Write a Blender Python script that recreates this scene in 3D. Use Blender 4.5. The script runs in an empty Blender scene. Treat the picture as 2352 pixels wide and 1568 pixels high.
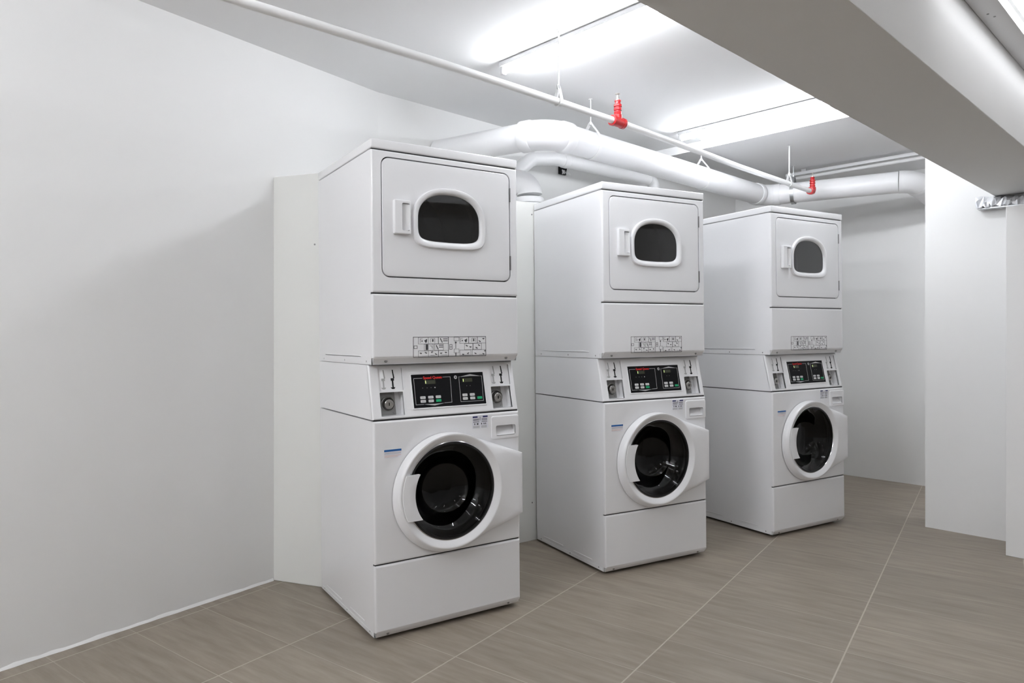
import bpy, bmesh, math, random
from math import sin, cos, pi, radians, sqrt
from mathutils import Vector, Matrix
from mathutils.geometry import tessellate_polygon

random.seed(7)
scn = bpy.context.scene
COL = scn.collection

# ------------------------------------------------------------------ materials
def nt(m):
    m.use_nodes = True
    return m.node_tree, m.node_tree.nodes, m.node_tree.links

def mat(name, col, rough=0.5, metal=0.0, bump=0.0, bscale=60.0, var=0.0, vscale=3.0,
        coat=0.0, trans=0.0, ior=1.45, emit=None, estr=0.0, spec=0.5, bdist=0.002):
    m = bpy.data.materials.new(name)
    t, N, L = nt(m)
    b = N['Principled BSDF']
    b.inputs['Base Color'].default_value = (*col, 1)
    b.inputs['Roughness'].default_value = rough
    b.inputs['Metallic'].default_value = metal
    b.inputs['Coat Weight'].default_value = coat
    b.inputs['Transmission Weight'].default_value = trans
    b.inputs['IOR'].default_value = ior
    b.inputs['Specular IOR Level'].default_value = spec
    if emit:
        b.inputs['Emission Color'].default_value = (*emit, 1)
        b.inputs['Emission Strength'].default_value = estr
    tc = N.new('ShaderNodeTexCoord')
    if var > 0:
        n = N.new('ShaderNodeTexNoise'); n.inputs['Scale'].default_value = vscale
        n.inputs['Detail'].default_value = 4
        L.new(tc.outputs['Object'], n.inputs['Vector'])
        r = N.new('ShaderNodeMapRange')
        r.inputs['To Min'].default_value = 1 - var; r.inputs['To Max'].default_value = 1 + var
        L.new(n.outputs['Fac'], r.inputs['Value'])
        mx = N.new('ShaderNodeVectorMath'); mx.operation = 'SCALE'
        mx.inputs[0].default_value = col
        L.new(r.outputs['Result'], mx.inputs['Scale'])
        L.new(mx.outputs['Vector'], b.inputs['Base Color'])
    if bump > 0:
        n2 = N.new('ShaderNodeTexNoise'); n2.inputs['Scale'].default_value = bscale
        n2.inputs['Detail'].default_value = 3
        L.new(tc.outputs['Object'], n2.inputs['Vector'])
        bp = N.new('ShaderNodeBump'); bp.inputs['Strength'].default_value = bump
        bp.inputs['Distance'].default_value = bdist
        L.new(n2.outputs['Fac'], bp.inputs['Height'])
        L.new(bp.outputs['Normal'], b.inputs['Normal'])
    return m

M = {}
M['wall'] = mat('painted_plaster', (0.80, 0.80, 0.795), 0.7, bump=0.35, bscale=5.0, var=0.012, vscale=2.0, bdist=0.004)
M['ceil'] = mat('ceiling_paint', (0.80, 0.80, 0.805), 0.8, bump=0.15, bscale=9.0)
M['chase'] = mat('chase_board_paint', (0.78, 0.785, 0.76), 0.42, bump=0.1, bscale=4.0, var=0.02)
M['enamel'] = mat('white_enamel', (0.80, 0.80, 0.815), 0.26, bump=0.03, bscale=120.0, coat=0.3)
M['plastic'] = mat('white_plastic', (0.82, 0.82, 0.835), 0.32, coat=0.15)
M['pipe'] = mat('white_pipe_paint', (0.83, 0.83, 0.835), 0.35, bump=0.05, bscale=30)
M['pvc'] = mat('white_duct_plastic', (0.76, 0.76, 0.77), 0.38, bump=0.04, bscale=20)
M['hangw'] = mat('painted_hanger_steel', (0.78, 0.78, 0.78), 0.4)
M['galv'] = mat('galvanised_steel', (0.55, 0.56, 0.57), 0.35, metal=0.9, bump=0.1, bscale=90)
M['steel'] = mat('lock_steel', (0.42, 0.41, 0.395), 0.3, metal=0.95)
M['plate'] = mat('coin_box_plate', (0.27, 0.27, 0.265), 0.5, metal=0.4, bump=0.05)
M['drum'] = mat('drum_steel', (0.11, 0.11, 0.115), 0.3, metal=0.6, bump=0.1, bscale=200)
M['ddrum'] = mat('dryer_drum_steel', (0.70, 0.70, 0.72), 0.35, metal=0.3, bump=0.1, bscale=150)
M['rubber_and_shade'] = mat('black_rubber_and_gap_shade', (0.015, 0.015, 0.016), 0.35)  # feet and gasket; also colours the dark strips standing in for gap shadow
M['black'] = mat('black_panel_film', (0.006, 0.006, 0.007), 0.45, spec=0.12)
M['hole'] = mat('dark_recess', (0.008, 0.008, 0.008), 0.8)
M['glassd'] = mat('smoked_door_glass', (0.50, 0.50, 0.52), 0.03, trans=1.0, ior=1.5)
M['glassw'] = mat('dark_bowl_glass', (0.15, 0.15, 0.155), 0.03, trans=1.0, ior=1.33)
M['chrome'] = mat('chrome_ring', (0.6, 0.6, 0.62), 0.12, metal=1.0)
M['ink'] = mat('grey_black_ink', (0.07, 0.07, 0.075), 0.6)
M['inkl'] = mat('light_grey_ink', (0.42, 0.42, 0.42), 0.6)
M['navy'] = mat('navy_ink', (0.012, 0.014, 0.10), 0.5)
M['blue'] = mat('blue_ink', (0.01, 0.10, 0.32), 0.5)
M['orange'] = mat('orange_ink', (0.75, 0.50, 0.38), 0.6)
M['label'] = mat('clear_label_film', (0.74, 0.74, 0.80), 0.3)
M['redtxt'] = mat('red_logo_ink', (0.75, 0.02, 0.015), 0.4)
M['silver'] = mat('silver_ink', (0.50, 0.50, 0.50), 0.45)
M['key'] = mat('grey_keypad', (0.60, 0.60, 0.60), 0.5)
M['green'] = mat('green_keypad', (0.0, 0.33, 0.13), 0.4)
M['lcd'] = mat('dark_display_window', (0.045, 0.05, 0.03), 0.2)
M['lcdon'] = mat('lit_display_digit', (0.5, 0.6, 0.2), 0.3, emit=(0.75, 0.95, 0.35), estr=1.0)
M['led'] = mat('dim_indicator', (0.16, 0.16, 0.16), 0.4)
M['red'] = mat('red_sprinkler_paint', (0.42, 0.012, 0.016), 0.35, bump=0.1, bscale=60)
M['brass'] = mat('sprinkler_head_chrome', (0.6, 0.57, 0.55), 0.3, metal=0.8)
M['foil'] = mat('aluminium_foil', (0.80, 0.81, 0.84), 0.45, metal=0.6, bump=0.5, bscale=25)
M['batten'] = mat('batten_enamel', (0.72, 0.72, 0.73), 0.4)
M['tubeoff'] = mat('unlit_tube_glass', (0.62, 0.62, 0.62), 0.25)
M['tube'] = mat('lit_fluorescent_tube', (0.9, 0.9, 0.9), 0.3, emit=(0.93, 0.96, 1.0), estr=82.0)
for nm_, st_ in (('tube_fill_near', 165.0), ('tube_fill_side', 10.0), ('tube_fill_far', 110.0), ('tube_fill_room', 33.0), ('tube_beam', 10.0)):  # all but the beam tube are unseen lamps added as fill
    M[nm_] = mat('lit_' + nm_, (0.9, 0.9, 0.9), 0.3, emit=(0.95, 0.965, 1.0), estr=st_)
M['screw'] = mat('screw_steel', (0.30, 0.30, 0.30), 0.4, metal=0.8)

def floor_material():
    m = bpy.data.materials.new('grey_brown_floor_tile')
    t, N, L = nt(m)
    b = N['Principled BSDF']
    tc = N.new('ShaderNodeTexCoord')
    sep = N.new('ShaderNodeSeparateXYZ'); L.new(tc.outputs['Object'], sep.inputs[0])
    def lin(a, bb, c):
        m1 = N.new('ShaderNodeMath'); m1.operation = 'MULTIPLY_ADD'
        L.new(sep.outputs['X'], m1.inputs[0]); m1.inputs[1].default_value = a; m1.inputs[2].default_value = c
        m2 = N.new('ShaderNodeMath'); m2.operation = 'MULTIPLY_ADD'
        L.new(sep.outputs['Y'], m2.inputs[0]); m2.inputs[1].default_value = bb
        L.new(m1.outputs[0], m2.inputs[2])
        return m2.outputs[0]
    th = radians(12.2); c, s = cos(th), sin(th)
    # e1 along the rows, e2 across them (long side of a tile)
    k = 0.036
    e1 = lin((c + k * s) / 0.3055, (s - k * c) / 0.3055, (k * 1.0706 - 2.634) / 0.3055)
    e2 = lin(-s / 0.607, c / 0.607, -1.0706 / 0.607)
    def line(src, halfw):
        fr = N.new('ShaderNodeMath'); fr.operation = 'FRACT'; L.new(src, fr.inputs[0])
        sb = N.new('ShaderNodeMath'); sb.operation = 'SUBTRACT'; L.new(fr.outputs[0], sb.inputs[0]); sb.inputs[1].default_value = 0.5
        ab = N.new('ShaderNodeMath'); ab.operation = 'ABSOLUTE'; L.new(sb.outputs[0], ab.inputs[0])
        mr = N.new('ShaderNodeMapRange')
        mr.inputs['From Min'].default_value = 0.5 - halfw * 1.5; mr.inputs['From Max'].default_value = 0.5 - halfw * 0.6
        L.new(ab.outputs[0], mr.inputs['Value'])
        return mr.outputs['Result']
    g1 = line(e1, 0.0016 / 0.3055)
    g2 = line(e2, 0.0026 / 0.607)
    # the narrow joints are partly worn / tile coloured
    wn = N.new('ShaderNodeTexNoise'); wn.inputs['Scale'].default_value = 2.2
    L.new(tc.outputs['Object'], wn.inputs['Vector'])
    wr = N.new('ShaderNodeMapRange'); wr.inputs['From Min'].default_value = 0.35; wr.inputs['From Max'].default_value = 0.6
    wr.inputs['To Min'].default_value = 0.35; wr.inputs['To Max'].default_value = 0.9
    L.new(wn.outputs['Fac'], wr.inputs['Value'])
    g1m = N.new('ShaderNodeMath'); g1m.operation = 'MULTIPLY'; L.new(g1, g1m.inputs[0]); L.new(wr.outputs['Result'], g1m.inputs[1])
    gm = N.new('ShaderNodeMath'); gm.operation = 'MAXIMUM'; L.new(g1m.outputs[0], gm.inputs[0]); L.new(g2, gm.inputs[1])
    # per tile tone
    fl1 = N.new('ShaderNodeMath'); fl1.operation = 'FLOOR'; L.new(e1, fl1.inputs[0])
    fl2 = N.new('ShaderNodeMath'); fl2.operation = 'FLOOR'; L.new(e2, fl2.inputs[0])
    cb = N.new('ShaderNodeCombineXYZ'); L.new(fl1.outputs[0], cb.inputs[0]); L.new(fl2.outputs[0], cb.inputs[1])
    wh = N.new('ShaderNodeTexWhiteNoise'); L.new(cb.outputs[0], wh.inputs['Vector'])
    # streaks along e2
    cs = N.new('ShaderNodeCombineXYZ')
    a1 = N.new('ShaderNodeMath'); a1.operation = 'MULTIPLY'; L.new(e1, a1.inputs[0]); a1.inputs[1].default_value = 9.0
    a2 = N.new('ShaderNodeMath'); a2.operation = 'MULTIPLY'; L.new(e2, a2.inputs[0]); a2.inputs[1].default_value = 2.2
    a3 = N.new('ShaderNodeMath'); a3.operation = 'MULTIPLY'; L.new(wh.outputs['Value'], a3.inputs[0]); a3.inputs[1].default_value = 9.0
    L.new(a1.outputs[0], cs.inputs[0]); L.new(a2.outputs[0], cs.inputs[1]); L.new(a3.outputs[0], cs.inputs[2])
    ns = N.new('ShaderNodeTexNoise'); ns.inputs['Scale'].default_value = 1.0; ns.inputs['Detail'].default_value = 6
    ns.inputs['Roughness'].default_value = 0.6
    L.new(cs.outputs[0], ns.inputs['Vector'])
    cr = N.new('ShaderNodeValToRGB')
    cr.color_ramp.elements[0].position = 0.30; cr.color_ramp.elements[0].color = (0.196, 0.165, 0.130, 1)
    cr.color_ramp.elements[1].position = 0.72; cr.color_ramp.elements[1].color = (0.294, 0.253, 0.204, 1)
    L.new(ns.outputs['Fac'], cr.inputs['Fac'])
    tr = N.new('ShaderNodeMapRange'); tr.inputs['To Min'].default_value = 0.93; tr.inputs['To Max'].default_value = 1.07
    L.new(wh.outputs['Value'], tr.inputs['Value'])
    sc = N.new('ShaderNodeVectorMath'); sc.operation = 'SCALE'
    L.new(cr.outputs['Color'], sc.inputs[0]); L.new(tr.outputs['Result'], sc.inputs['Scale'])
    mx = N.new('ShaderNodeMix'); mx.data_type = 'RGBA'
    L.new(gm.outputs[0], mx.inputs['Factor']); L.new(sc.outputs['Vector'], mx.inputs['A'])
    mx.inputs['B'].default_value = (0.42, 0.37, 0.315, 1)
    L.new(mx.outputs['Result'], b.inputs['Base Color'])
    b.inputs['Roughness'].default_value = 0.42
    bp = N.new('ShaderNodeBump'); bp.inputs['Strength'].default_value = 0.25; bp.inputs['Distance'].default_value = 0.002
    inv = N.new('ShaderNodeMath'); inv.operation = 'MULTIPLY_ADD'
    L.new(gm.outputs[0], inv.inputs[0]); inv.inputs[1].default_value = -0.8
    L.new(ns.outputs['Fac'], inv.inputs[2])
    L.new(inv.outputs[0], bp.inputs['Height']); L.new(bp.outputs['Normal'], b.inputs['Normal'])
    return m
M['floor'] = floor_material()

# ------------------------------------------------------------------ mesh helpers
class MB:
    def __init__(s): s.v = []; s.f = []
    def add(s, vs, fs):
        o = len(s.v); s.v += [tuple(p) for p in vs]; s.f += [tuple(i + o for i in f) for f in fs]; return s
    def box(s, x0, x1, y0, y1, z0, z1, skip=()):
        vs = [(x, y, z) for z in (z0, z1) for y in (y0, y1) for x in (x0, x1)]
        fs = {'b': (0, 2, 3, 1), 't': (4, 5, 7, 6), 'f': (0, 1, 5, 4), 'k': (2, 6, 7, 3), 'l': (0, 4, 6, 2), 'r': (1, 3, 7, 5)}
        return s.add(vs, [f for k, f in fs.items() if k not in skip])
    def loft(s, rings, cap0=False, cap1=False, closed=True):
        n = len(rings[0]); o = len(s.v)
        for r in rings: s.v += [tuple(p) for p in r]
        for i in range(len(rings) - 1):
            for j in range(n if closed else n - 1):
                a = o + i * n + j; b = o + i * n + (j + 1) % n
                s.f.append((a, b, b + n, a + n))
        if cap0: s.f.append(tuple(o + j for j in reversed(range(n))))
        if cap1: s.f.append(tuple(o + (len(rings) - 1) * n + j for j in range(n)))
        return s
    def face_holes(s, loops, fn):
        """flat face with holes; loops in 2D, fn maps (x,z) to 3D"""
        tr = tessellate_polygon([[Vector((p[0], p[1], 0)) for p in l] for l in loops])
        flat = [p for l in loops for p in l]
        return s.add([fn(p[0], p[1]) for p in flat], [tuple(t) for t in tr])
    def prism(s, poly, z0, z1):
        return s.loft([[(x, y, z0) for x, y in poly], [(x, y, z1) for x, y in poly]], True, True)
    def tube(s, pts, r, n=20, caps=True, radii=None):
        pts = [Vector(p) for p in pts]
        rings = []
        t0 = (pts[1] - pts[0]).normalized()
        ref = Vector((0, 0, 1)) if abs(t0.z) < 0.9 else Vector((1, 0, 0))
        nrm = t0.cross(ref).normalized()
        for i, p in enumerate(pts):
            if i == 0: t = t0
            elif i == len(pts) - 1: t = (pts[i] - pts[i - 1]).normalized()
            else: t = ((pts[i + 1] - p).normalized() + (p - pts[i - 1]).normalized()).normalized()
            nrm = (nrm - t * nrm.dot(t)).normalized()
            bn = t.cross(nrm)
            rr = radii[i] if radii else r
            rings.append([p + (nrm * cos(2 * pi * k / n) + bn * sin(2 * pi * k / n)) * rr for k in range(n)])
        return s.loft(rings, caps, caps)
    def lathe(s, prof, o=(0, 0, 0), axis='y', n=48, caps=(False, False)):
        rings = []
        for r, h in prof:
            ring = []
            for k in range(n):
                a = 2 * pi * k / n; c, d = r * cos(a), r * sin(a)
                if axis == 'y': ring.append((o[0] + c, o[1] + h, o[2] + d))
                elif axis == 'z': ring.append((o[0] + c, o[1] + d, o[2] + h))
                else: ring.append((o[0] + h, o[1] + c, o[2] + d))
            rings.append(ring)
        return s.loft(rings, caps[0], caps[1])
    def obj(s, name, m, parent=None, smooth=30, bevel=0, seg=2):
        me = bpy.data.meshes.new(name); me.from_pydata(s.v, [], s.f); me.update()
        bm = bmesh.new(); bm.from_mesh(me)
        bmesh.ops.remove_doubles(bm, verts=bm.verts, dist=1e-6)
        bmesh.ops.recalc_face_normals(bm, faces=bm.faces)
        if bevel:
            es = [e for e in bm.edges if len(e.link_faces) == 2 and e.calc_face_angle(0) > radians(40)]
            bmesh.ops.bevel(bm, geom=es, offset=bevel, segments=seg, affect='EDGES', profile=0.5, clamp_overlap=True)
        bm.to_mesh(me); bm.free()
        if smooth:
            me.shade_smooth(); me.set_sharp_from_angle(angle=radians(smooth))
        me.materials.append(M[m] if isinstance(m, str) else m)
        o = bpy.data.objects.new(name, me); COL.objects.link(o)
        if parent: o.parent = parent
        return o

def tag(o, label, cat, group=None):
    o['label'] = label; o['category'] = cat
    if group: o['group'] = group
    return o
def empty(name, loc, rz=0):
    o = bpy.data.objects.new(name, None); COL.objects.link(o)
    o.location = loc; o.rotation_euler = (0, 0, rz); o.empty_display_size = 0.1
    return o
def struct(o):
    o['kind'] = 'structure'; return o

def rrect(x0, x1, z0, z1, r, n=6):
    r = max(r, 1e-4); pts = []
    for cx, cz, a0 in ((x1 - r, z0 + r, -90), (x1 - r, z1 - r, 0), (x0 + r, z1 - r, 90), (x0 + r, z0 + r, 180)):
        for k in range(n + 1):
            a = radians(a0 + 90 * k / n); pts.append((cx + r * cos(a), cz + r * sin(a)))
    return pts
def circ(cx, cz, r, n=64):
    return [(cx + r * cos(2 * pi * k / n), cz + r * sin(2 * pi * k / n)) for k in range(n)]

def rounded_plate(mb, rect, cr, yf, yb, er, holes=(), fn=None, seg=4):
    """plate standing in XZ with rounded front edges; rect = x0,x1,z0,z1"""
    x0, x1, z0, z1 = rect
    fn = fn or (lambda x, z, y: (x, y, z))
    rings = [[fn(x, z, yb) for x, z in rrect(x0, x1, z0, z1, cr)]]
    for k in range(seg + 1):
        a = pi / 2 * k / seg
        ins = er * (1 - cos(a)); y = yf + er * (1 - sin(a))
        l = rrect(x0 + ins, x1 - ins, z0 + ins, z1 - ins, max(cr - ins, 0.0008))
        rings.append([fn(x, z, y) for x, z in l])
    mb.loft(rings)
    mb.face_holes([l] + list(holes), lambda x, z: fn(x, z, yf))
    for h in holes:
        mb.loft([[fn(x, z, yf) for x, z in h], [fn(x, z, yb) for x, z in h]])
    return mb

def copy_tree(o, parent=None):
    c = o.copy(); COL.objects.link(c)
    if parent: c.parent = parent
    for ch in [k for k in bpy.data.objects if k.parent == o]:
        copy_tree(ch, c)
    return c

# ------------------------------------------------------------------ the room
# X runs down the room beside the ceiling beam, Y towards the back wall, Z up; camera at the origin
H1, H2 = 2.62, 2.56
XS = 4.43
WL = lambda x: 3.475 - 0.196 * (2.19 - x)
XB, YB = -3.2, -2.6
XF = 6.25

fl = struct(MB().box(XB - .2, XF + .3, YB - .2, 3.8, -0.1, 0).obj('floor', 'floor', smooth=0))
cl = MB()
prof = [(XB - .2, H1), (XS, H1), (XS, H2), (XF + .3, H2), (XF + .3, 2.8), (XB - .2, 2.8)]
cl.loft([[(x, YB - .2, z) for x, z in prof], [(x, 3.8, z) for x, z in prof]], True, True)
struct(cl.obj('ceiling', 'ceil', smooth=0))
struct(MB().prism([(XB - .1, WL(XB - .1)), (2.19, 3.475), (2.19, 3.7), (XB - .1, 3.7)], -.01, 2.7).obj('wall_left', 'wall', smooth=0))
struct(MB().box(2.19, XF + .2, 3.475, 3.7, -.01, 2.7).obj('wall_back', 'wall', smooth=0))
struct(MB().box(XF, XF + .2, YB - .1, 3.475, -.01, 2.7).obj('wall_far', 'wall', smooth=0))
struct(MB().box(4.92, 5.16, YB, 1.42, -.01, 2.7).obj('wall_right', 'wall', smooth=0))
struct(MB().box(XB - .1, XF + .2, YB - .2, YB, -.01, 2.7).obj('wall_near', 'wall', smooth=0))
struct(MB().box(XB - .2, XB, YB, 3.7, -.01, 2.7).obj('wall_rear', 'wall', smooth=0))
# low boxed-in column at the foot of the right wall
struct(MB().box(4.597, 4.92, 0.25, 0.928, 0, 1.925).obj('wall_column', 'wall', smooth=0, bevel=.004))
# boxed-in pipe chase behind the machines
ch = MB().prism([(1.504, 3.341), (1.63, 3.085), (4.40, 2.75), (4.40, 3.475), (2.19, 3.475)], 0, 2.0)
ch = struct(ch.obj('wall_chase', 'chase', smooth=0, bevel=.003))
# dropped beam
bm_ = MB().box(XB, 4.92, 0.68, 1.043, 2.04, 2.70)
struct(bm_.obj('ceiling_beam', 'wall', smooth=0, bevel=.003))
# skim of plaster / sealant at the foot of the left wall
sk = MB()
N_ = 60; ra = []; rb = []; rc = []; rd = []
rng = random.Random(3)
for i in range(N_ + 1):
    x = -0.9 + (1.50 + 0.9) * i / N_
    w = 0.006 + 0.004 * rng.random(); h = 0.012 + 0.008 * rng.random()
    y = WL(x)
    ra.append((x, y + .004, h)); rb.append((x + .15 * w, y - .3 * w, h * .6)); rc.append((x + .2 * w, y - w, 0.0005)); rd.append((x, y + .004, 0.0005))
sk.loft([ra, rb, rc, rd], closed=False)
struct(sk.obj('trim_1', 'wall', smooth=60))

# small screws / marks on the chase board
def chase_screw(px, z, a, b):
    t = (px - a[0]) / (b[0] - a[0]); y = a[1] + t * (b[1] - a[1])
    d = Vector((b[0] - a[0], b[1] - a[1], 0)).normalized(); n = Vector((d.y, -d.x, 0))
    if n.y > 0: n = -n
    return Vector((px, y, z)), n
def disc(mb, c, n, r, th):
    u = n.cross(Vector((0, 0, 1))).normalized(); v = n.cross(u)
    rings = [[c + n * h + (u * cos(2 * pi * k / 14) + v * sin(2 * pi * k / 14)) * q for k in range(14)] for q, h in ((r, 0), (r, th * .6), (r * .6, th))]
    mb.loft(rings, False, True)
for (px, z, a, b) in ((1.612, 1.655, (1.504, 3.341), (1.63, 3.085)), (2.905, 0.225, (1.63, 3.085), (4.4, 2.75)), (2.902, 1.93, (1.63, 3.085), (4.4, 2.75))):
    s_ = MB(); c_, n_ = chase_screw(px, z, a, b); disc(s_, c_, n_, .0045, .002)
    s_.obj('screw', 'screw', ch)

# ------------------------------------------------------------------ stacked washer dryer
W, D = 0.683, 0.69
ZB, ZK, ZC, ZD, ZP, ZS, ZT = 0.012, 0.304, 0.875, 1.097, 1.3825, 1.955, 1.9946

def side_screws(mb_list, z, ys, parent):
    for y in ys:
        s = MB(); s.lathe([(0.005, 0.0), (0.005, -.0012), (0.003, -.002)], o=(0, y, z), axis='x', n=12, caps=(False, True))
        s.obj('screw', 'screw', parent)

def ridge(mb, y0, y1, z, up=True):
    """pressed step along the left side sheet"""
    h = .006
    mb.loft([[(0, y0, z), (0, y1, z), (-.0022, y1 - .01, z + h * .5), (-.0022, y0 + .01, z + h * .5)],
             [(0, y0, z + h), (0, y1, z + h), (0, y1 - .01, z + h), (0, y0 + .01, z + h)]])

def machine():
    R = empty('stacked_washer_dryer', (0, 0, 0))
    tag(R, 'x', 'washer dryer')
    # ---------------- washer body
    c = MB().box(0, W, .018, D, .016, ZC - .002, skip=('f',))
    ridge(c, .12, .30, .048); ridge(c, .40, .62, .048)
    c.box(-.0015, 0, .03, D - .02, .018, .034)
    cab = c.obj('washer_cabinet', 'enamel', R)
    side_screws(None, .029, (.06, .33, .64), cab)
    for (fx, fy) in ((.05, .08), (W - .05, .08), (.05, D - .06), (W - .05, D - .06)):
        MB().lathe([(.02, 0), (.02, .008), (.008, .010), (.008, .02)], o=(fx, fy, 0), axis='z', n=20, caps=(True, False)).obj('foot', 'rubber_and_shade', R)
    # kick panel with turned-in foot
    k = MB()
    rounded_plate(k, (0, W, .036, ZK - .0025), .003, 0, .018, .008)
    kp = [(0.003, .036 + .004), (.0, .042), (0.016, .014), (.018, .014)]
    k.loft([[(.004, .001, .042), (W - .004, .001, .042)], [(.004, .003, .034), (W - .004, .003, .034)], [(.008, .018, .014), (W - .008, .018, .014)], [(.008, .04, .014), (W - .008, .04, .014)]], closed=False)
    k.loft([[(0.0005, .012, .042), (.0005, .05, .042)], [(.004, .003, .034), (.004, .05, .034)], [(.008, .018, .014), (.008, .05, .014)]], closed=False)
    k.loft([[(W - .0005, .012, .042), (W - .0005, .05, .042)], [(W - .004, .003, .034), (W - .004, .05, .034)], [(W - .008, .018, .014), (W - .008, .05, .014)]], closed=False)
    kick = k.obj('kick_panel', 'enamel', R)
    for x in (.055, W - .06):
        s = MB(); s.lathe([(.006, 0), (.006, -.0015), (.003, -.0025)], o=(x, .0095, .0255), axis='y', n=12, caps=(False, True)); s.obj('screw', 'screw', kick)
    # front panel with door opening and drawer pocket
    CX, CZ = .33, .567
    dr = rrect(.558, .662, .769, .818, .008)
    f = MB()
    rounded_plate(f, (0, W, ZK + .0025, ZC - .002), .003, 0, .018, .008, holes=[circ(CX, CZ, .203), dr])
    f.obj('washer_front_panel', 'enamel', R)
    # drawer front with finger pocket
    d = MB()
    pk = rrect(.560, .660, .771, .816, .007)
    rounded_plate(d, (.537, .6795, .757, .857), .010, -.0045, 0, .003, holes=[pk])
    rings = [[(x, -.0045, z) for x, z in pk]]
    rings.append([(x, .034, z) for x, z in pk])
    d.loft(rings)
    lo = [(.560, .034, .771), (.660, .034, .771), (.660, .034, .816), (.560, .034, .816)]
    d.add([(.560, -.003, .773), (.660, -.003, .773), (.660, .033, .812), (.560, .033, .812)], [(0, 1, 2, 3)])
    d.add(lo, [(0, 1, 2, 3)])
    dg = d.obj('detergent_drawer', 'plastic', R)
    # ---------------- washer door (round, running out to a flat wing on the hinge side)
    OX, OZ, RO = .322, .5605, .2475
    xr = W - .001; zt, zb = .690, .425
    n = 128
    def outline(a):
        dx, dz = cos(a), sin(a)
        best = None
        # tangent hull of circle and the two wing corners
        pts = OUT
        m_ = len(pts)
        for i in range(m_):
            x1, z1 = pts[i]; x2, z2 = pts[(i + 1) % m_]
            ex, ez = x2 - x1, z2 - z1
            den = dx * ez - dz * ex
            if abs(den) < 1e-12: continue
            t = ((x1 - CX) * ez - (z1 - CZ) * ex) / den
            u = ((x1 - CX) * dz - (z1 - CZ) * dx) / den
            if t > 0 and -1e-6 <= u <= 1 + 1e-6:
                if best is None or t > best: best = t
        return best
    def tang(px, pz, up):
        dx, dz = px - OX, pz - OZ; dd = sqrt(dx * dx + dz * dz)
        base = math.atan2(dz, dx); off = math.acos(RO / dd)
        return base + off if up else base - off
    a1, a2 = tang(xr, zt, True), tang(xr, zb, False)
    OUT = []
    m_ = 90
    for i in range(m_ + 1):
        a = a1 + (a2 + 2 * pi - a1) * i / m_
        OUT.append((OX + RO * cos(a), OZ + RO * sin(a)))
    OUT += [(xr, zb), (xr, zt)]
    angs = [2 * pi * k / n for k in range(n)]
    for cx_, cz_ in ((xr, zb), (xr, zt)): angs.append(math.atan2(cz_ - CZ, cx_ - CX) % (2 * pi))
    angs.sort()
    prof_in = [(.2035, -.014), (.2055, -.0265), (.2095, -.0300), (.2165, -.0340), (.2245, -.0385), (.2305, -.0420), (.2345, -.0430), (.2372, -.0422)]
    rings = []
    for r, y in prof_in:
        rings.append([(CX + r * cos(a), y, CZ + r * sin(a)) for a in angs])
    for t, yl, yr in ((.2, -.0395, -.0405), (.45, -.0345, -.0352), (.7, -.0280, -.0345), (.88, -.0195, -.0325), (.97, -.0120, -.0290), (1.0, -.0075, -.0240), (1.0, -.0035, -.0035), (.96, -.0035, -.0035)):
        ring = []
        for a in angs:
            R_ = outline(a); r = .237 + (R_ - .237) * t
            w = min(max((R_ - .268) / .05, 0), 1)
            ring.append((CX + r * cos(a), yl * (1 - w) + yr * w, CZ + r * sin(a)))
        rings.append(ring)
    MB().lathe([(.238, 0), (.238, -.006), (.207, -.006)], o=(CX, 0, CZ), n=64).obj('door_gap_shade', 'rubber_and_shade', R)  # dark ring that draws the shadow line under the door edge
    door = MB().loft(rings).obj('washer_door', 'plastic', R, smooth=38)
    # pull
    h = MB(); nn = 14; top = []; bot = []
    zz = [.468 + (.652 - .468) * i / nn for i in range(nn + 1)]
    li = []; ri = []
    for z in zz:
        dz = z - CZ
        li.append(CX - sqrt(.2295 ** 2 - dz * dz)); ri.append(CX - sqrt(.168 ** 2 - dz * dz) - .004 - .10 * 0)
    g = []
    for i, z in enumerate(zz):
        row = [(li[i], -.038, z), (li[i] + .003, -.0432, z), (li[i] * .5 + ri[i] * .5, -.0440, z), (ri[i] - .003, -.0435, z), (ri[i], -.041, z), (ri[i] - .001, -.026, z), (li[i] + .02, -.026, z)]
        g.append(row)
    h.loft(g, True, True)
    h.obj('handle', 'plastic', door, smooth=40)
    MB().lathe([(.2055, -.022), (.2055, -.0275), (.2025, -.0285), (.2005, -.024)], o=(CX, 0, CZ), n=96).obj('chrome_trim', 'chrome', door)
    MB().lathe([(.2025, -.025), (.193, -.025), (.191, -.012), (.204, -.004)], o=(CX, 0, CZ), n=96).obj('gasket', 'rubber_and_shade', door)
    # glass bowl (thick)
    outp = [(.0, .096), (.05, .095), (.09, .088), (.118, .072), (.135, .045), (.150, .012), (.170, -.006), (.193, -.022)]
    innp = [(.194, -.028), (.168, -.012), (.146, .006), (.130, .040), (.112, .066), (.087, .082), (.05, .089), (.0, .090)]
    MB().lathe([(max(r, 1e-5), y) for r, y in outp + innp], o=(CX, 0, CZ), n=96).obj('door_glass', 'glassw', door, smooth=60)
    # drum and boot
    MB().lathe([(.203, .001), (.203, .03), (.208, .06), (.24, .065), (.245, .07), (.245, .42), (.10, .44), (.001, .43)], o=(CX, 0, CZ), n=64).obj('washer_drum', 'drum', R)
    # ---------------- console
    K = .049 / .216
    y_at = lambda z: .006 + (z - .878) * K
    fn = lambda x, z, y: (x, y_at(z) + y, z)
    z0, z1 = .8785, ZD - .0005
    H = [rrect(.0375, .139, .890, .985, .003), rrect(.0385, .143, .990, 1.080, .003),
         rrect(.5555, .657, .890, .985, .003), rrect(.5600, .661, .990, 1.080, .003)]
    c = MB()
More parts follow.
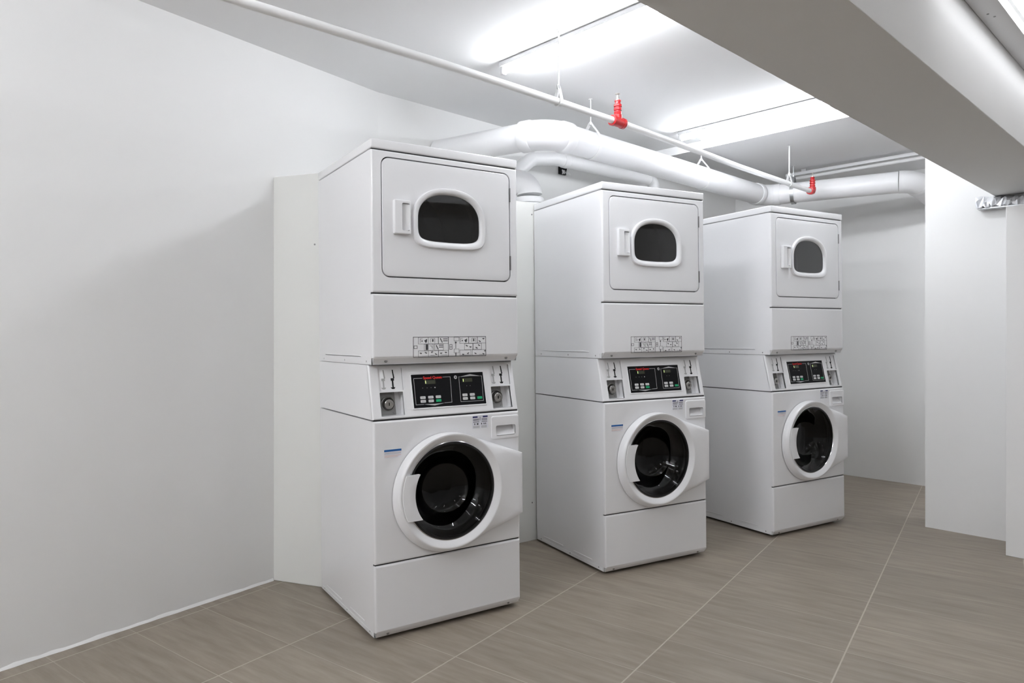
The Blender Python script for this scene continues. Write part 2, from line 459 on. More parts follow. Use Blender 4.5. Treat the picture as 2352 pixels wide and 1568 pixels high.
    rounded_plate(c, (0.0, W, z0, z1), .003, 0, .014, .007, holes=[rrect(a, b, e, g_, .003) for a, b, e, g_ in ((.0375, .139, .890, .985), (.0385, .143, .990, 1.080), (.5555, .657, .890, .985), (.560, .661, .990, 1.080))], fn=fn)
    for i, hh in enumerate(H):
        dep = .048 if i % 2 == 0 else .007
        c.loft([[fn(x, z, .004) for x, z in hh], [fn(x, z, dep) for x, z in hh]])
        c.face_holes([hh], lambda x, z, dep=dep: fn(x, z, dep))
    # body behind the slanted face
    c.loft([[(0, y_at(z0) + .012, z0), (0, D, z0), (0, D, z1), (0, y_at(z1) + .012, z1)],
            [(W, y_at(z0) + .012, z0), (W, D, z0), (W, D, z1), (W, y_at(z1) + .012, z1)]], True, True, closed=False)
    con = c.obj('console_housing', 'plastic', R)
    # the raised rim of the control panel
    b = MB(); inn = rrect(.1805, .5225, .9145, 1.0505, .002)
    outr = rrect(.1745, .5285, .9085, 1.0565, .004)
    b.loft([[fn(x, z, 0.0) for x, z in outr], [fn(x, z, -.0028) for x, z in rrect(.1755, .5275, .9095, 1.0555, .004)],
            [fn(x, z, -.0028) for x, z in rrect(.1795, .5235, .9135, 1.0515, .002)], [fn(x, z, -.0005) for x, z in inn]])
    b.obj('panel_rim', 'plastic', con)
    p = MB(); p.loft([[fn(x, z, 0) for x, z in inn], [fn(x, z, -.0012) for x, z in inn]], False, True)
    pan = p.obj('control_panel', 'black', R)
    def flat(name, pts, m, par, w=-.0016, th=.0004, smooth=0):
        q = MB(); q.loft([[fn(x, z, w + th) for x, z in pts], [fn(x, z, w) for x, z in pts]], False, True)
        return q.obj(name, m, par, smooth=smooth)
    def stroke(mb, pts, wd, w=-.0016):
        for (xa, za), (xb, zb_) in zip(pts[:-1], pts[1:]):
            dx, dz = xb - xa, zb_ - za; l = sqrt(dx * dx + dz * dz); nx, nz = -dz / l * wd / 2, dx / l * wd / 2
            ex, ez = dx / l * wd / 2, dz / l * wd / 2
            q = [(xa - ex + nx, za - ez + nz), (xa - ex - nx, za - ez - nz), (xb + ex - nx, zb_ + ez - nz), (xb + ex + nx, zb_ + ez + nz)]
            mb.loft([[fn(x, z, w + .0004) for x, z in q], [fn(x, z, w) for x, z in q]], False, True)
    fr = MB()
    stroke(fr, [(.230, 1.035), (.191, 1.035), (.190, .928), (.225, .928)], .0015)
    stroke(fr, [(.325, 1.036), (.361, 1.036), (.356, .930), (.322, .929)], .0015)
    fr.loft([[fn(x, z, -.0012) for x, z in ((.225, .9285), (.275, .921), (.322, .9285), (.275, .9275))], [fn(x, z, -.0016) for x, z in ((.225, .9285), (.275, .921), (.322, .9285), (.275, .9275))]], False, True)
    fr.obj('printed_frame', 'silver', pan, smooth=0)
    fr = MB()
    stroke(fr, [(.405, 1.034), (.402, 1.034), (.399, .929), (.510, .928), (.515, 1.034), (.510, 1.034)], .0015)
    qq = ((.405, 1.0335), (.458, 1.0435), (.512, 1.0335), (.458, 1.0355))
    fr.loft([[fn(x, z, -.0012) for x, z in qq], [fn(x, z, -.0016) for x, z in qq]], False, True)
    fr.obj('printed_frame', 'silver', pan, smooth=0)
    flat('display_window', rrect(.239, .289, 1.010, 1.026, .001), 'lcd', pan)
    flat('display_window', rrect(.417, .466, 1.011, 1.027, .001), 'lcd', pan)
    flat('display_digit', rrect(.2425, .2448, 1.0125, 1.0245, .0005), 'lcdon', pan, w=-.0021)
    flat('display_digit', rrect(.4205, .4228, 1.0125, 1.0245, .0005), 'lcdon', pan, w=-.0021)
    for x in (.228, .248, .266, .284, .436, .453):
        flat('indicator', circ(x, .9945, .0017 if x != .284 else .0024, 10), 'led' if x != .284 else 'key', pan)
    flat('round_symbol', circ(.386, 1.033, .0075, 20), 'silver', pan)
    flat('round_symbol', circ(.387, 1.033, .0035, 12), 'ink', pan, w=-.0019)
    for x, z, m_ in ((.224, .9555, 'key'), (.260, .9555, 'key'), (.295, .9555, 'key'), (.224, .9405, 'key'), (.260, .9405, 'key'), (.295, .9405, 'green'),
                     (.422, .9565, 'key'), (.458, .9565, 'key'), (.422, .9415, 'key'), (.458, .9415, 'key'), (.493, .9415, 'green')):
        bt = flat('button', rrect(x - .012, x + .012, z - .0055, z + .0055, .0025, 3), m_, pan, w=-.0022, th=.0012)
        if m_ == 'key': flat('button_mark', rrect(x - .006, x + .006, z - .0012, z + .0012, .0006, 2), 'inkl', bt, w=-.0026)
    # red maker's name
    cu = bpy.data.curves.new('logo', 'FONT'); cu.body = 'Speed Queen'; cu.size = .0155; cu.align_x = 'CENTER'; cu.extrude = .0002
    cu.offset = .00025
    to = bpy.data.objects.new('tmp', cu); COL.objects.link(to)
    bpy.context.view_layer.update()
    me = bpy.data.meshes.new_from_object(to.evaluated_get(bpy.context.evaluated_depsgraph_get()))
    bpy.data.objects.remove(to); bpy.data.curves.remove(cu)
    for v in me.vertices:
        x, z, t = v.co.x, v.co.y, v.co.z
        v.co = Vector(fn(.2775 + x * 1.03, 1.031 + z, -.0019 - t))
    me.materials.clear(); me.materials.append(M['redtxt']); me.name = 'red_lettering'
    lo_ = bpy.data.objects.new('red_lettering', me); COL.objects.link(lo_); lo_.parent = pan
    # coin slides and locks
    for side, x0 in (('l', .0375), ('r', .5555)):
        cs = MB(); pl = rrect(x0 + .0005, x0 + .098, .8905, .984, .002)
        if side == 'r': pl = rrect(x0 + .0005, x0 + .072, .8905, .984, .002)
        else: pl = rrect(x0 + .0005, x0 + .078, .8905, .984, .002)
        cs.loft([[fn(x, z, .044) for x, z in pl], [fn(x, z, .038) for x, z in pl]], False, True)
        cb = cs.obj('coin_box', 'plate', R)
        lx, lz = x0 + (.044 if side == 'l' else .042), .936
        yc = y_at(lz)
        MB().lathe([(.030, .038), (.030, .030), (.0275, .028), (.0265, .030), (.0235, .033)], o=(lx, yc, lz), n=36).obj('lock_collar', 'steel', cb)
        MB().lathe([(.0195, .038), (.0195, .018), (.0175, .016), (.011, .0155), (.0105, .0175), (.0001, .0175)], o=(lx, yc, lz), n=36).obj('lock_cylinder', 'steel', cb)
        q = MB(); q.box(lx - .0015, lx + .0015, yc + .0148, yc + .0178, lz - .006, lz + .006); q.obj('keyhole', 'hole', cb)
        for sx, sz in ((x0 + .068, .975), (x0 + .068, .899)):
            MB().lathe([(.0035, .038), (.0035, .036), (.002, .0355)], o=(sx if side == 'l' else sx - .006, y_at(sz), sz), n=12, caps=(False, True)).obj('screw', 'screw', cb)
        # coin slots: one pale, one black
        for xx, m_ in ((x0 + .022, 'inkl'), (x0 + .062, 'hole')):
            q = MB()
            for (xa, xb, za, zb2) in ((.004, .0095, 1.040, 1.074), (-.006, .008, 1.030, 1.040), (-.002, .0042, 1.003, 1.032), (-.010, .011, .9985, 1.0035)):
                pts = [(xx + xa, za), (xx + xb, za), (xx + xb, zb2), (xx + xa, zb2)]
                if za == 1.040: pts = [(xx + xa + .001, za), (xx + xb + .001, za), (xx + xb - .003, zb2), (xx + xa - .002, zb2)]
                if za == .9985: pts = [(xx - .004, .9965), (xx + .006, .9965), (xx + .011, 1.0035), (xx - .010, 1.0035)]
                q.loft([[fn(x, z, .0075) for x, z in pts], [fn(x, z, .0062) for x, z in pts]], False, True)
            q.obj('coin_slot', m_, R, smooth=0)
    # ---------------- dryer body
    c = MB().box(0, W, .018, D, ZD + .001, ZS - .002, skip=('f',))
    ridge(c, .13, .60, 1.128)
    c.box(-.0015, 0, .03, D - .02, ZD + .003, ZD + .026)
    dc = c.obj('dryer_cabinet', 'enamel', R)
    side_screws(None, ZD + .014, (.07, .33, .62), dc)
    # lower front panel with turned-in bottom edge
    l = MB(); rounded_plate(l, (0, W, ZD + .026, ZP - .0025), .003, 0, .018, .008)
    l.loft([[(.002, .002, ZD + .034), (W - .002, .002, ZD + .034)], [(.003, .003, ZD + .026), (W - .003, .003, ZD + .026)], [(.008, .024, ZD + .001), (W - .008, .024, ZD + .001)], [(.008, .06, ZD + .001), (W - .008, .06, ZD + .001)]], closed=False)
    for xs in ((.0005, .003, .008), (W - .0005, W - .003, W - .008)):
        l.loft([[(xs[0], .012, ZD + .034), (xs[0], .06, ZD + .034)], [(xs[1], .003, ZD + .026), (xs[1], .06, ZD + .026)], [(xs[2], .024, ZD + .001), (xs[2], .06, ZD + .001)]], closed=False)
    lp = l.obj('lower_front_panel', 'enamel', R)
    for x in (.058, W - .058):
        MB().lathe([(.0065, 0), (.0065, -.002), (.004, -.003)], o=(x, .0125, ZD + .0145), n=12, caps=(False, True)).obj('screw', 'screw', lp)
    # pictogram decal
    def pic(mb, pts, wd=None):
        if wd:
            for (xa, za), (xb, zb_) in zip(pts[:-1], pts[1:]):
                dx, dz = xb - xa, zb_ - za; l_ = sqrt(dx * dx + dz * dz) or 1e-6
                nx, nz = -dz / l_ * wd / 2, dx / l_ * wd / 2; ex, ez = dx / l_ * wd / 2, dz / l_ * wd / 2
                q = [(xa - ex + nx, za - ez + nz), (xa - ex - nx, za - ez - nz), (xb + ex - nx, zb_ + ez - nz), (xb + ex + nx, zb_ + ez + nz)]
                mb.loft([[(x, 0, z) for x, z in q], [(x, -.0005, z) for x, z in q]], False, True)
        else:
            mb.loft([[(x, 0, z) for x, z in pts], [(x, -.0005, z) for x, z in pts]], False, True)
    def cell(mb, x0, x1, za, zb_, wd=.0011):
        pic(mb, [(x0, za), (x1, za), (x1, zb_), (x0, zb_), (x0, za)], wd)
    dk = MB(); X0, X1, Z0, Z1 = .173, .515, 1.1235, 1.2065
    cell(dk, X0, X1, Z0, Z1, .0018)
    pic(dk, [(.333, Z0), (.333, Z1)], .0018)
    for cx0 in (.195, .2405, .2870): cell(dk, cx0, cx0 + .0455, 1.1785, 1.2055)
    cell(dk, .222, .262, 1.151, 1.1775); cell(dk, .268, .309, 1.151, 1.1775)
    for cx0 in (.195, .2405, .2870): cell(dk, cx0, cx0 + .0455, 1.1245, 1.150)
    for cx0 in (.387, .4305, .472): cell(dk, cx0, cx0 + .0425, 1.1785, 1.2055)
    cell(dk, .410, .450, 1.151, 1.1775); cell(dk, .4515, .493, 1.151, 1.1775)
    cell(dk, .387, .441, 1.1245, 1.150); cell(dk, .448, .514, 1.1245, 1.150)
    cell(dk, .360, .383, 1.189, 1.2050); cell(dk, .360, .383, 1.138, 1.155)
    pic(dk, circ(.368, 1.182, .004, 10)); pic(dk, [(.368, 1.178), (.368, 1.158)], .002); pic(dk, [(.368, 1.138), (.368, 1.127)], .004)
    pic(dk, [(.182, 1.160), (.190, 1.160), (.190, 1.171), (.176, 1.171), (.176, 1.160), (.182, 1.160)], .0018)
    pic(dk, [(.339, 1.154), (.350, 1.154), (.350, 1.174), (.339, 1.174), (.339, 1.154)], .002); pic(dk, [(.339, 1.164), (.350, 1.164)], .002)
    p2 = dk
    for x in (.222, .4095):
        pic(p2, [(x, 1.192), (x + .013, 1.199), (x + .012, 1.187), (x + .007, 1.1815)])
        pic(p2, [(x - .018, 1.184), (x - .018, 1.199), (x - .008, 1.199)], .0012); pic(p2, circ(x - .010, 1.190, .003, 8))
    for x, z in ((.296, 1.1995), (.277, 1.171)): pic(p2, [(x, z), (x + .008, z - .015)], .0035)
    for x, z in ((.258, 1.192), (.452, 1.192)): pic(p2, rrect(x, x + .006, z - .006, z + .006, .003, 3)); pic(p2, [(x - .006, z - .008), (x - .006, z + .008), (x + .012, z + .008), (x + .012, z - .008)], .0012)
    for x, z in ((.310, 1.198), (.310, 1.190), (.290, 1.172), (.290, 1.164)): pic(p2, [(x, z), (x + .018, z)], .003)
    pic(p2, rrect(.228, .240, 1.153, 1.176, .001, 2)); pic(p2, [(.247, 1.170), (.256, 1.170), (.258, 1.160)], .0015)
    for x, z in ((.203, 1.141), (.226, 1.143), (.254, 1.144), (.272, 1.137), (.296, 1.139), (.318, 1.142), (.482, 1.188), (.500, 1.198), (.418, 1.170), (.436, 1.163), (.466, 1.160), (.478, 1.171), (.400, 1.132), (.424, 1.135), (.460, 1.136), (.500, 1.133), (.508, 1.145)):
        a = random.uniform(-.6, .6)
        pic(p2, [(x, z), (x + .006, z + .006 * a)], .0035); pic(p2, [(x + .002, z), (x + .003, z - .004)], .0018)
    for x0, x1, z in ((.300, .326, 1.131), (.482, .506, 1.130), (.250, .268, 1.131), (.392, .436, 1.128)): pic(p2, [(x0, z), (x1, z)], .0012)
    p2.obj('instruction_decal', 'ink', R, smooth=0)
    # upper front panel and door
    u = MB(); rounded_plate(u, (0, W, ZP + .0025, ZS - .002), .003, 0, .018, .008, holes=[rrect(.0395, .6465, 1.4465, 1.9295, .034)])
    u.obj('dryer_front_panel', 'enamel', R)
    def sup(w, ht, hb, n_=72, cx=.3435, cz=1.690):
        pts = []
        for k_ in range(n_):
            a = 2 * pi * k_ / n_; ca, sa = cos(a), sin(a)
            e = 2 / 2.3 if sa >= 0 else 2 / 6.0
            x = math.copysign(abs(ca) ** e, ca) * w
            z = math.copysign(abs(sa) ** e, sa) * (ht if sa >= 0 else hb)
            if sa < 0: z += .006 * (x / w) ** 2
            pts.append((cx + x, cz + z))
        return pts
    dd = MB(); rounded_plate(dd, (.0440, .6420, 1.4512, 1.9248), .030, -.0005, .018, .003, holes=[sup(.155, .120, .100)])
    dd_o = dd.obj('dryer_door', 'enamel', R)
    wf = MB()
    wf.loft([[(x, y, z) for x, z in sup(w_, a_, b_)] for w_, a_, b_, y in
             ((.1700, .1375, .1175, -.0005), (.1695, .137, .117, -.008), (.1670, .1345, .1145, -.0125), (.1625, .130, .110, -.0135), (.1550, .122, .101, -.012), (.1475, .1145, .092, -.007), (.1445, .1115, .088, .004), (.1445, .1115, .088, .012))])
    wf.obj('window_frame', 'plastic', dd_o, smooth=45)
    gl = MB()
    gl.loft([[(x, y, z) for x, z in sup(w_, a_, b_)] for w_, a_, b_, y in ((.1440, .1111, .0876, .003), (.1440, .1111, .0876, .008))], True, True)
    gl.obj('window_glass', 'glassd', dd_o, smooth=30)
    h = MB(); pk = rrect(.1215, .1560, 1.6360, 1.7470, .006)
    rounded_plate(h, (.0890, .1600, 1.6220, 1.7590), .005, -.019, -.0005, .004, holes=[pk])
    h.add([(.1215, -.0010, 1.636), (.1560, -.0150, 1.640), (.1560, -.0150, 1.743), (.1215, -.0010, 1.747)], [(0, 1, 2, 3)])
    h.obj('door_handle', 'plastic', dd_o)
    for za, zb_ in ((1.803, 1.864), (1.500, 1.563)):
        MB().box(.6435, .6475, -.003, .012, za, zb_).obj('hinge', 'screw', dd_o, smooth=0)
    # drum seen through the window
    MB().lathe([(.20, .022), (.205, .06), (.285, .07), (.29, .08), (.29, .30), (.282, .31), (.29, .32), (.29, .62), (.22, .64), (.215, .62), (.10, .62), (.001, .615)], o=(.3435, 0, 1.69), n=64).obj('dryer_drum', 'ddrum', R)
    for q_ in range(3):
        a = radians(80 + 120 * q_)
        e = MB(); ca, sa = cos(a), sin(a)
        pr = []
        for y in (.09, .61):
            pr.append([(.3435 + ca * .289 - sa * .035, y, 1.69 + sa * .289 + ca * .035), (.3435 + ca * .22, y, 1.69 + sa * .22), (.3435 + ca * .289 + sa * .035, y, 1.69 + sa * .289 - ca * .035)])
        e.loft(pr, True, True); e.obj('drum_baffle', 'ddrum', R)
    # top cover
    t = MB().box(-.001, W + .001, -.001, D, ZS + .0028, ZT)
    t.obj('top_cover', 'enamel', R, bevel=.0045, seg=3)
    # dark strips behind the seams, standing in for the shadow in the gaps
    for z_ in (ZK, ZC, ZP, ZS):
        MB().box(.003, W - .003, .0095, .0165, z_ - .006, z_ + .006).obj('seam_shade_strip', 'rubber_and_shade', R, smooth=0)
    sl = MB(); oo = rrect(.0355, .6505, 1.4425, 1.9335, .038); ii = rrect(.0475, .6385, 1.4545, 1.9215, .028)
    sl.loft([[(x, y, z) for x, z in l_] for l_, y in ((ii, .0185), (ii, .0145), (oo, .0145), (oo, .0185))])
    sl.obj('door_gap_shade', 'rubber_and_shade', R, smooth=0)  # dark ring in place of the shade in the dryer door gap
    # stickers
    st = MB()
    st.box(.444, .522, -.0007, 0, .8115, .8655)
    s1 = st.obj('warning_label', 'label', R, smooth=0)
    def bar(mb, x0, x1, za, zb_, y=-.0011): mb.box(x0, x1, y, -.0007, za, zb_)
    for xa_, xb_ in ((.446, .470), (.496, .520)):
        b1 = MB(); bar(b1, xa_, xb_, .857, .8635); b1.obj('label_heading', 'navy', s1, smooth=0)
    b2 = MB()
    for z in (.850, .845, .838):
        bar(b2, .448, .478, z, z + .0022); bar(b2, .490, .518, z, z + .0022)
    bar(b2, .4815, .4835, .845, .860)
    for x in (.454, .466, .470, .488, .500, .508): bar(b2, x, x + .004, .8265, .8335)
    b2.obj('label_print', 'ink', s1, smooth=0)
    b3 = MB()
    for x0, x1 in ((.448, .480), (.488, .515)):
        for z in (.820, .8165, .813): bar(b3, x0, x1, z, z + .002)
    b3.obj('label_small_print', 'inkl', s1, smooth=0)
    st = MB(); st.box(.0425, .116, -.0006, 0, .7255, .7585)
    s2 = st.obj('information_label', 'label', R, smooth=0)
    b1 = MB(); bar(b1, .0425, .116, .7505, .7585); b1.obj('label_heading', 'blue', s2, smooth=0)
    b2 = MB()
    for z in (.745, .741): bar(b2, .044, .114, z, z + .0012)
    b2.obj('label_print', 'inkl', s2, smooth=0)
    b3 = MB(); bar(b3, .044, .114, .7335, .7350); bar(b3, .044, .100, .7290, .7302); b3.obj('label_print', 'orange', s2, smooth=0)
    return R

m1 = machine()
spots = [(1.486, 2.375, -10.64, 'white stacked coin washer and dryer, nearest of the row, beside the left wall'),
         (2.745, 2.241, -14.99, 'white stacked coin washer and dryer in the middle of the row'),
         (3.985, 1.963, -12.94, 'white stacked coin washer and dryer farthest away, beside the open far corner')]
for i, (x, y, a, lab) in enumerate(spots):
    o = m1 if i == 0 else copy_tree(m1)
    o.location = (x, y, 0.0)
    o.rotation_mode = 'XYZ'
    o.rotation_euler = (-.0064, -.0074, radians(a))
    tag(o, lab, 'washer dryer', 'stacked washer dryers in a row')

# ------------------------------------------------------------------ sprinkler pipe with red fittings
PZ = 2.29; PR = .0172
path = [(XB + .01, 2.25, PZ), (0.9, 2.240, PZ), (1.7, 2.205, PZ), (2.35, 2.196, PZ), (2.784, 2.196, PZ), (3.4, 2.215, PZ), (4.1, 2.245, PZ), (5.175, 2.256, PZ)]
sp = MB().tube(path, PR, 20)
pipe = tag(sp.obj('sprinkler_pipe', 'pipe', None), 'long white sprinkler supply pipe running below the ceiling above the machines', 'pipe')
def riser(name, x, y, elbow):
    R = empty(name, (x, y, PZ))
    b = MB()
    if elbow:
        b.tube([(-.045, 0, 0), (-.015, 0, 0), (-.006, 0, .002), (0, 0, .012), (0, 0, .03)], .024, 20)
        b.tube([(-.05, 0, 0), (-.035, 0, 0)], .027, 20)
    else:
        b.tube([(-.042, 0, 0), (.042, 0, 0)], .0245, 20)
        b.tube([(-.046, 0, 0), (-.030, 0, 0)], .027, 20); b.tube([(.030, 0, 0), (.046, 0, 0)], .027, 20)
    b.tube([(0, 0, 0), (0, 0, .035)], .021, 20)
    b.obj('elbow_fitting' if elbow else 'tee_fitting', 'red', R)
    n = MB()
    prof_ = [(.014, .03), (.019, .040), (.0195, .050), (.015, .052), (.015, .056), (.020, .058), (.0205, .068), (.016, .070), (.016, .074), (.0205, .077), (.0205, .086), (.015, .090), (.0135, .102), (.0165, .103), (.0165, .108), (.010, .110)]
    n.lathe(prof_, n=24, axis='z', caps=(False, True)); n.obj('red_nipple', 'red', R)
    h = MB(); h.lathe([(.009, .108), (.009, .116), (.006, .118), (.004, .134), (.003, .138)], n=16, axis='z', caps=(False, True))
    for s in (-1, 1): h.tube([(s * .008, 0, .114), (s * .011, 0, .125), (s * .004, 0, .138)], .0018, 8)
    h.lathe([(.002, .138), (.013, .140), (.014, .142), (.002, .143)], n=20, axis='z', caps=(True, True))
    h.obj('sprinkler_head', 'brass', R)
    return R
tag(riser('fire_sprinkler', 2.784, 2.196, False), 'red upright fire sprinkler on a tee midway along the white pipe', 'sprinkler')
tag(riser('fire_sprinkler', 5.19, 2.256, True), 'red upright fire sprinkler on the elbow at the far end of the white pipe', 'sprinkler')

def pipe_hanger(x, y, z, r, ztop, label, m='hangw', ax=(1, 0), wd=.018, th=.0025, gap=.055, rodr=.0042, grp=None):
    """loop hanger round a horizontal pipe whose direction is ax, with a rod up to the slab"""
    R = empty('pipe_hanger', (x, y, z), math.atan2(ax[1], ax[0]))
    b = MB(); rings = []
    pts = []
    for k in range(33):
        a = radians(-90 + 360 * k / 32)
        px, pz = (r + .0015) * cos(a), (r + .0015) * sin(a)
        pts.append([px, pz])
    # pull the upper part to a peak (pear shape)
    for p in pts:
        if p[1] > 0:
            t = p[1] / r; p[1] += gap * t * t; p[0] *= (1 - .75 * max(t, 0) ** 3)
    n = len(pts) - 1
    for k in range(n):
        p = pts[k]; q = pts[(k + 1) % n]; o_ = pts[(k - 1) % n]
        dx, dz = q[0] - o_[0], q[1] - o_[1]; l = sqrt(dx * dx + dz * dz) or 1
        nx, nz = dz / l * th, -dx / l * th
        rings.append([(-wd / 2, p[0], p[1]), (wd / 2, p[0], p[1]), (wd / 2, p[0] + nx, p[1] + nz), (-wd / 2, p[0] + nx, p[1] + nz)])
    rings.append(rings[0])
    b.loft(rings); b.obj('loop', m, R)
    c = MB(); zt = r + gap
    c.lathe([(.009, zt - .008), (.009, zt + .008)], n=6, axis='z', caps=(True, True)); c.obj('nut', 'galv', R)
    d = MB(); d.lathe([(rodr, zt), (rodr, ztop - z - .002)], n=10, axis='z', caps=(True, True))
    d.lathe([(.012, ztop - z - .004), (.012, ztop - z - .0005)], n=14, axis='z', caps=(True, True))
    d.obj('threaded_rod', m, R)
    return tag(R, label, 'hanger', grp)
pipe_hanger(2.348, 2.196, PZ, PR, H1, 'thin white rod and loop holding the sprinkler pipe near the first lit tube', wd=.02, gap=.05)
pipe_hanger(4.80, 2.252, PZ, PR, H2, 'thin white rod and loop holding the sprinkler pipe near its far end', wd=.02, gap=.05)

# ------------------------------------------------------------------ ducts
def bend(p0, p1, p2, r, n=10):
    """arc replacing corner p1"""
    p0, p1, p2 = Vector(p0), Vector(p1), Vector(p2)
    a = (p0 - p1).normalized(); b = (p2 - p1).normalized()
    ang = a.angle(b); t = r / math.tan(ang / 2)
    s = p1 + a * t; e = p1 + b * t
    c = p1 + (a + b).normalized() * (r / sin(ang / 2))
    out = []
    for i in range(n + 1):
        k = i / n
        u, w = (s - c).normalized(), (e - c).normalized(); g = u.angle(w)
        out.append(c + (u * sin((1 - k) * g) + w * sin(k * g)) / sin(g) * r)
    return out
def collar(mb, p, d, r, w=.045, dr=.006):
    p, d = Vector(p), Vector(d).normalized()
    mb.tube([p - d * w / 2, p - d * w / 2 * .98, p - d * (w / 2 - .006), p + d * (w / 2 - .006), p + d * w / 2], r, 40,
            radii=[r - .001, r + dr * .6, r + dr, r + dr, r + dr * .5])
DR = .079
DZ = 2.345
A0 = (2.625, 3.474, DZ); A1 = (2.80, 2.700, DZ); A2 = (5.335, 2.722, DZ); A3 = (5.60, 1.70, DZ); A4 = (XF, 1.66, 2.235)
root = empty('exhaust_duct', A0)
inv = Vector(A0)
def rel(p): return Vector(p) - inv
def part(mb, name, m='pvc', par=root):
    mb.v = [tuple(Vector(v) - inv) for v in mb.v]
    return mb.obj(name, m, par, smooth=40)
b1 = bend(A0, A1, A2, .17, 14); b2 = bend(A1, A2, A3, .14, 12); b3 = bend(A2, A3, A4, .12, 10)
part(MB().tube([A0, b1[0]], DR, 40), 'straight_section')
e1 = MB().tube(b1, DR + .006, 40)
v0 = (b1[1] - b1[0]); v1 = b1[-1] - b1[-2]
collar(e1, b1[0], v0, DR, .07, .010); collar(e1, b1[-1], v1, DR, .07, .010)
part(e1, 'elbow')
part(MB().tube([b1[-1], b2[0]], DR, 40), 'straight_section')
e2 = MB().tube(b2, DR + .004, 40); collar(e2, b2[0], b2[1] - b2[0], DR, .06, .008); collar(e2, b2[-1], b2[-1] - b2[-2], DR, .05, .005)
part(e2, 'elbow')
part(MB().tube([b2[-1], b3[0]], DR, 40), 'straight_section')
e3 = MB().tube(b3, DR + .003, 40); collar(e3, b3[-1], b3[-1] - b3[-2], DR, .05, .006)
part(e3, 'elbow')
part(MB().tube([b3[-1], A4], DR, 40), 'straight_section')
tag(root, 'large white exhaust duct with elbows running above the machines', 'duct')
pipe_hanger(3.17, 2.704, DZ, DR + .001, H1, 'white loop hanger round the large duct above the middle machine, nearest one', wd=.022, gap=.05, rodr=.0035)
pipe_hanger(4.43 - .03, 2.714, DZ, DR + .001, H1, 'white loop hanger round the large duct above the gap before the farthest machine', wd=.022, gap=.05, rodr=.0035)
pipe_hanger(5.40, 2.50, DZ, DR + .006, H2, 'grey metal strap hanger on the far duct elbow beside the pipe end', m='galv', ax=(.25, -1), wd=.028, gap=.045)

# small duct against the back wall
SR = .047
S = [(2.95, 3.33, 2.13), (3.31, 3.35, 2.405), (3.52, 3.33, 2.440), (4.60, 3.27, 2.445), (4.63, 3.26, 2.00)]
inv = Vector(S[-1]); r2 = empty('vent_duct', S[-1])
c1 = bend(S[0], S[1], S[2], .10, 8); c2 = bend(S[2], S[3], S[4], .07, 10)
part(MB().tube([S[0]] + c1, SR, 30), 'elbow', par=r2)
q = MB().tube([c1[-1], S[2], c2[0]], SR - .003, 30); collar(q, (3.62, 3.325, 2.4405), (1, -.06, 0), SR - .003, .05, .004)
part(q, 'straight_section', par=r2)
part(MB().tube(c2 + [S[4]], SR, 30), 'elbow', par=r2)
tag(r2, 'thinner white vent duct along the back wall below the large duct', 'duct')

# fat pipe elbow rising out of the chase between the first two machines
V = [(3.02, 3.07, 2.0), (3.02, 3.07, 2.145), (2.80, 3.27, 2.20)]
inv = Vector(V[0]); r3 = empty('vent_pipe', V[0])
c3 = bend(V[0], V[1], V[2], .075, 10)
q = MB().tube(c3 + [V[2]], .078, 36); part(q, 'elbow', par=r3)
q = MB(); collar(q, (3.02, 3.07, 2.045), (0, 0, 1), .079, .035, .010); collar(q, (3.02, 3.07, 2.012), (0, 0, 1), .079, .024, .016)
part(q, 'socket', par=r3)
tag(r3, 'short fat white pipe elbow rising from the boxed chase behind the first gap', 'pipe')

# open junction with cables on the back wall
J = empty('cable_junction', (3.745, 3.474, 2.425))
MB().box(-.036, .036, -.022, 0, -.036, .036).obj('dark_box', 'hole', J, smooth=0, bevel=.003)
w = MB()
for k in range(7):
    x = random.uniform(-.03, .03)
    w.tube([(x, -.024, -.036 + .004 * (k % 3)), (x + random.uniform(-.01, .01), -.030, -.020), (x + random.uniform(-.012, .012), -.027, -.006)], .003, 6)
w.tube([(.02, -.028, -.022), (.045, -.030, -.018), (.075, -.020, -.026)], .0045, 8)
w.obj('cable_ends', 'pipe', J)
tag(J, 'small black open junction box with pale cable ends on the back wall', 'junction box')

# ------------------------------------------------------------------ fluorescent battens
def batten(x, y0, y1, ztop, lit, label, group=None, drop=0.0):
    R = empty('fluorescent_light', (x, (y0 + y1) / 2, ztop - drop))
    h = (y1 - y0) / 2
    b = MB().box(-.020, .020, -h, h, -.027, -.003); b.box(-.015, .015, -h * .8, -h * .74, -.006, drop); b.box(-.015, .015, h * .74, h * .8, -.006, drop)
    b.obj('housing', 'batten', R, bevel=.002)
    for s in (-1, 1):
        k = MB(); k.box(-.014, .014, min(s * h, s * (h - .022)), max(s * h, s * (h - .022)), -.066, -.027)
        k.obj('lamp_holder', 'batten', R, bevel=.003)
    MB().tube([(0, -h + .022, -.049), (0, h - .022, -.049)], .0135, 16).obj('tube', lit or 'tubeoff', R)
    return tag(R, label, 'ceiling light', group)
batten(2.415, 1.40, 2.66, H1, 'tube', 'lit fluorescent tube on the ceiling, nearest the camera above the first machine')
batten(4.13, 1.40, 2.72, H1, 'tube', 'lit fluorescent tube on the ceiling beside the small ceiling step')
batten(5.56, 1.36, 2.63, H2, None, 'unlit fluorescent tube fixture at the far end of the ceiling', drop=.018)
for x, tm_ in ((0.70, 'tube_fill_side'), (-0.9, 'tube_fill_near'), (-2.4, 'tube_fill_near')):  # unseen tubes added to brighten the left wall and machine sides
    batten(x, 1.05, 2.30, H1, tm_, 'unseen fluorescent fill tube added on the ceiling beside the left wall', 'unseen fill tubes beside the left wall')
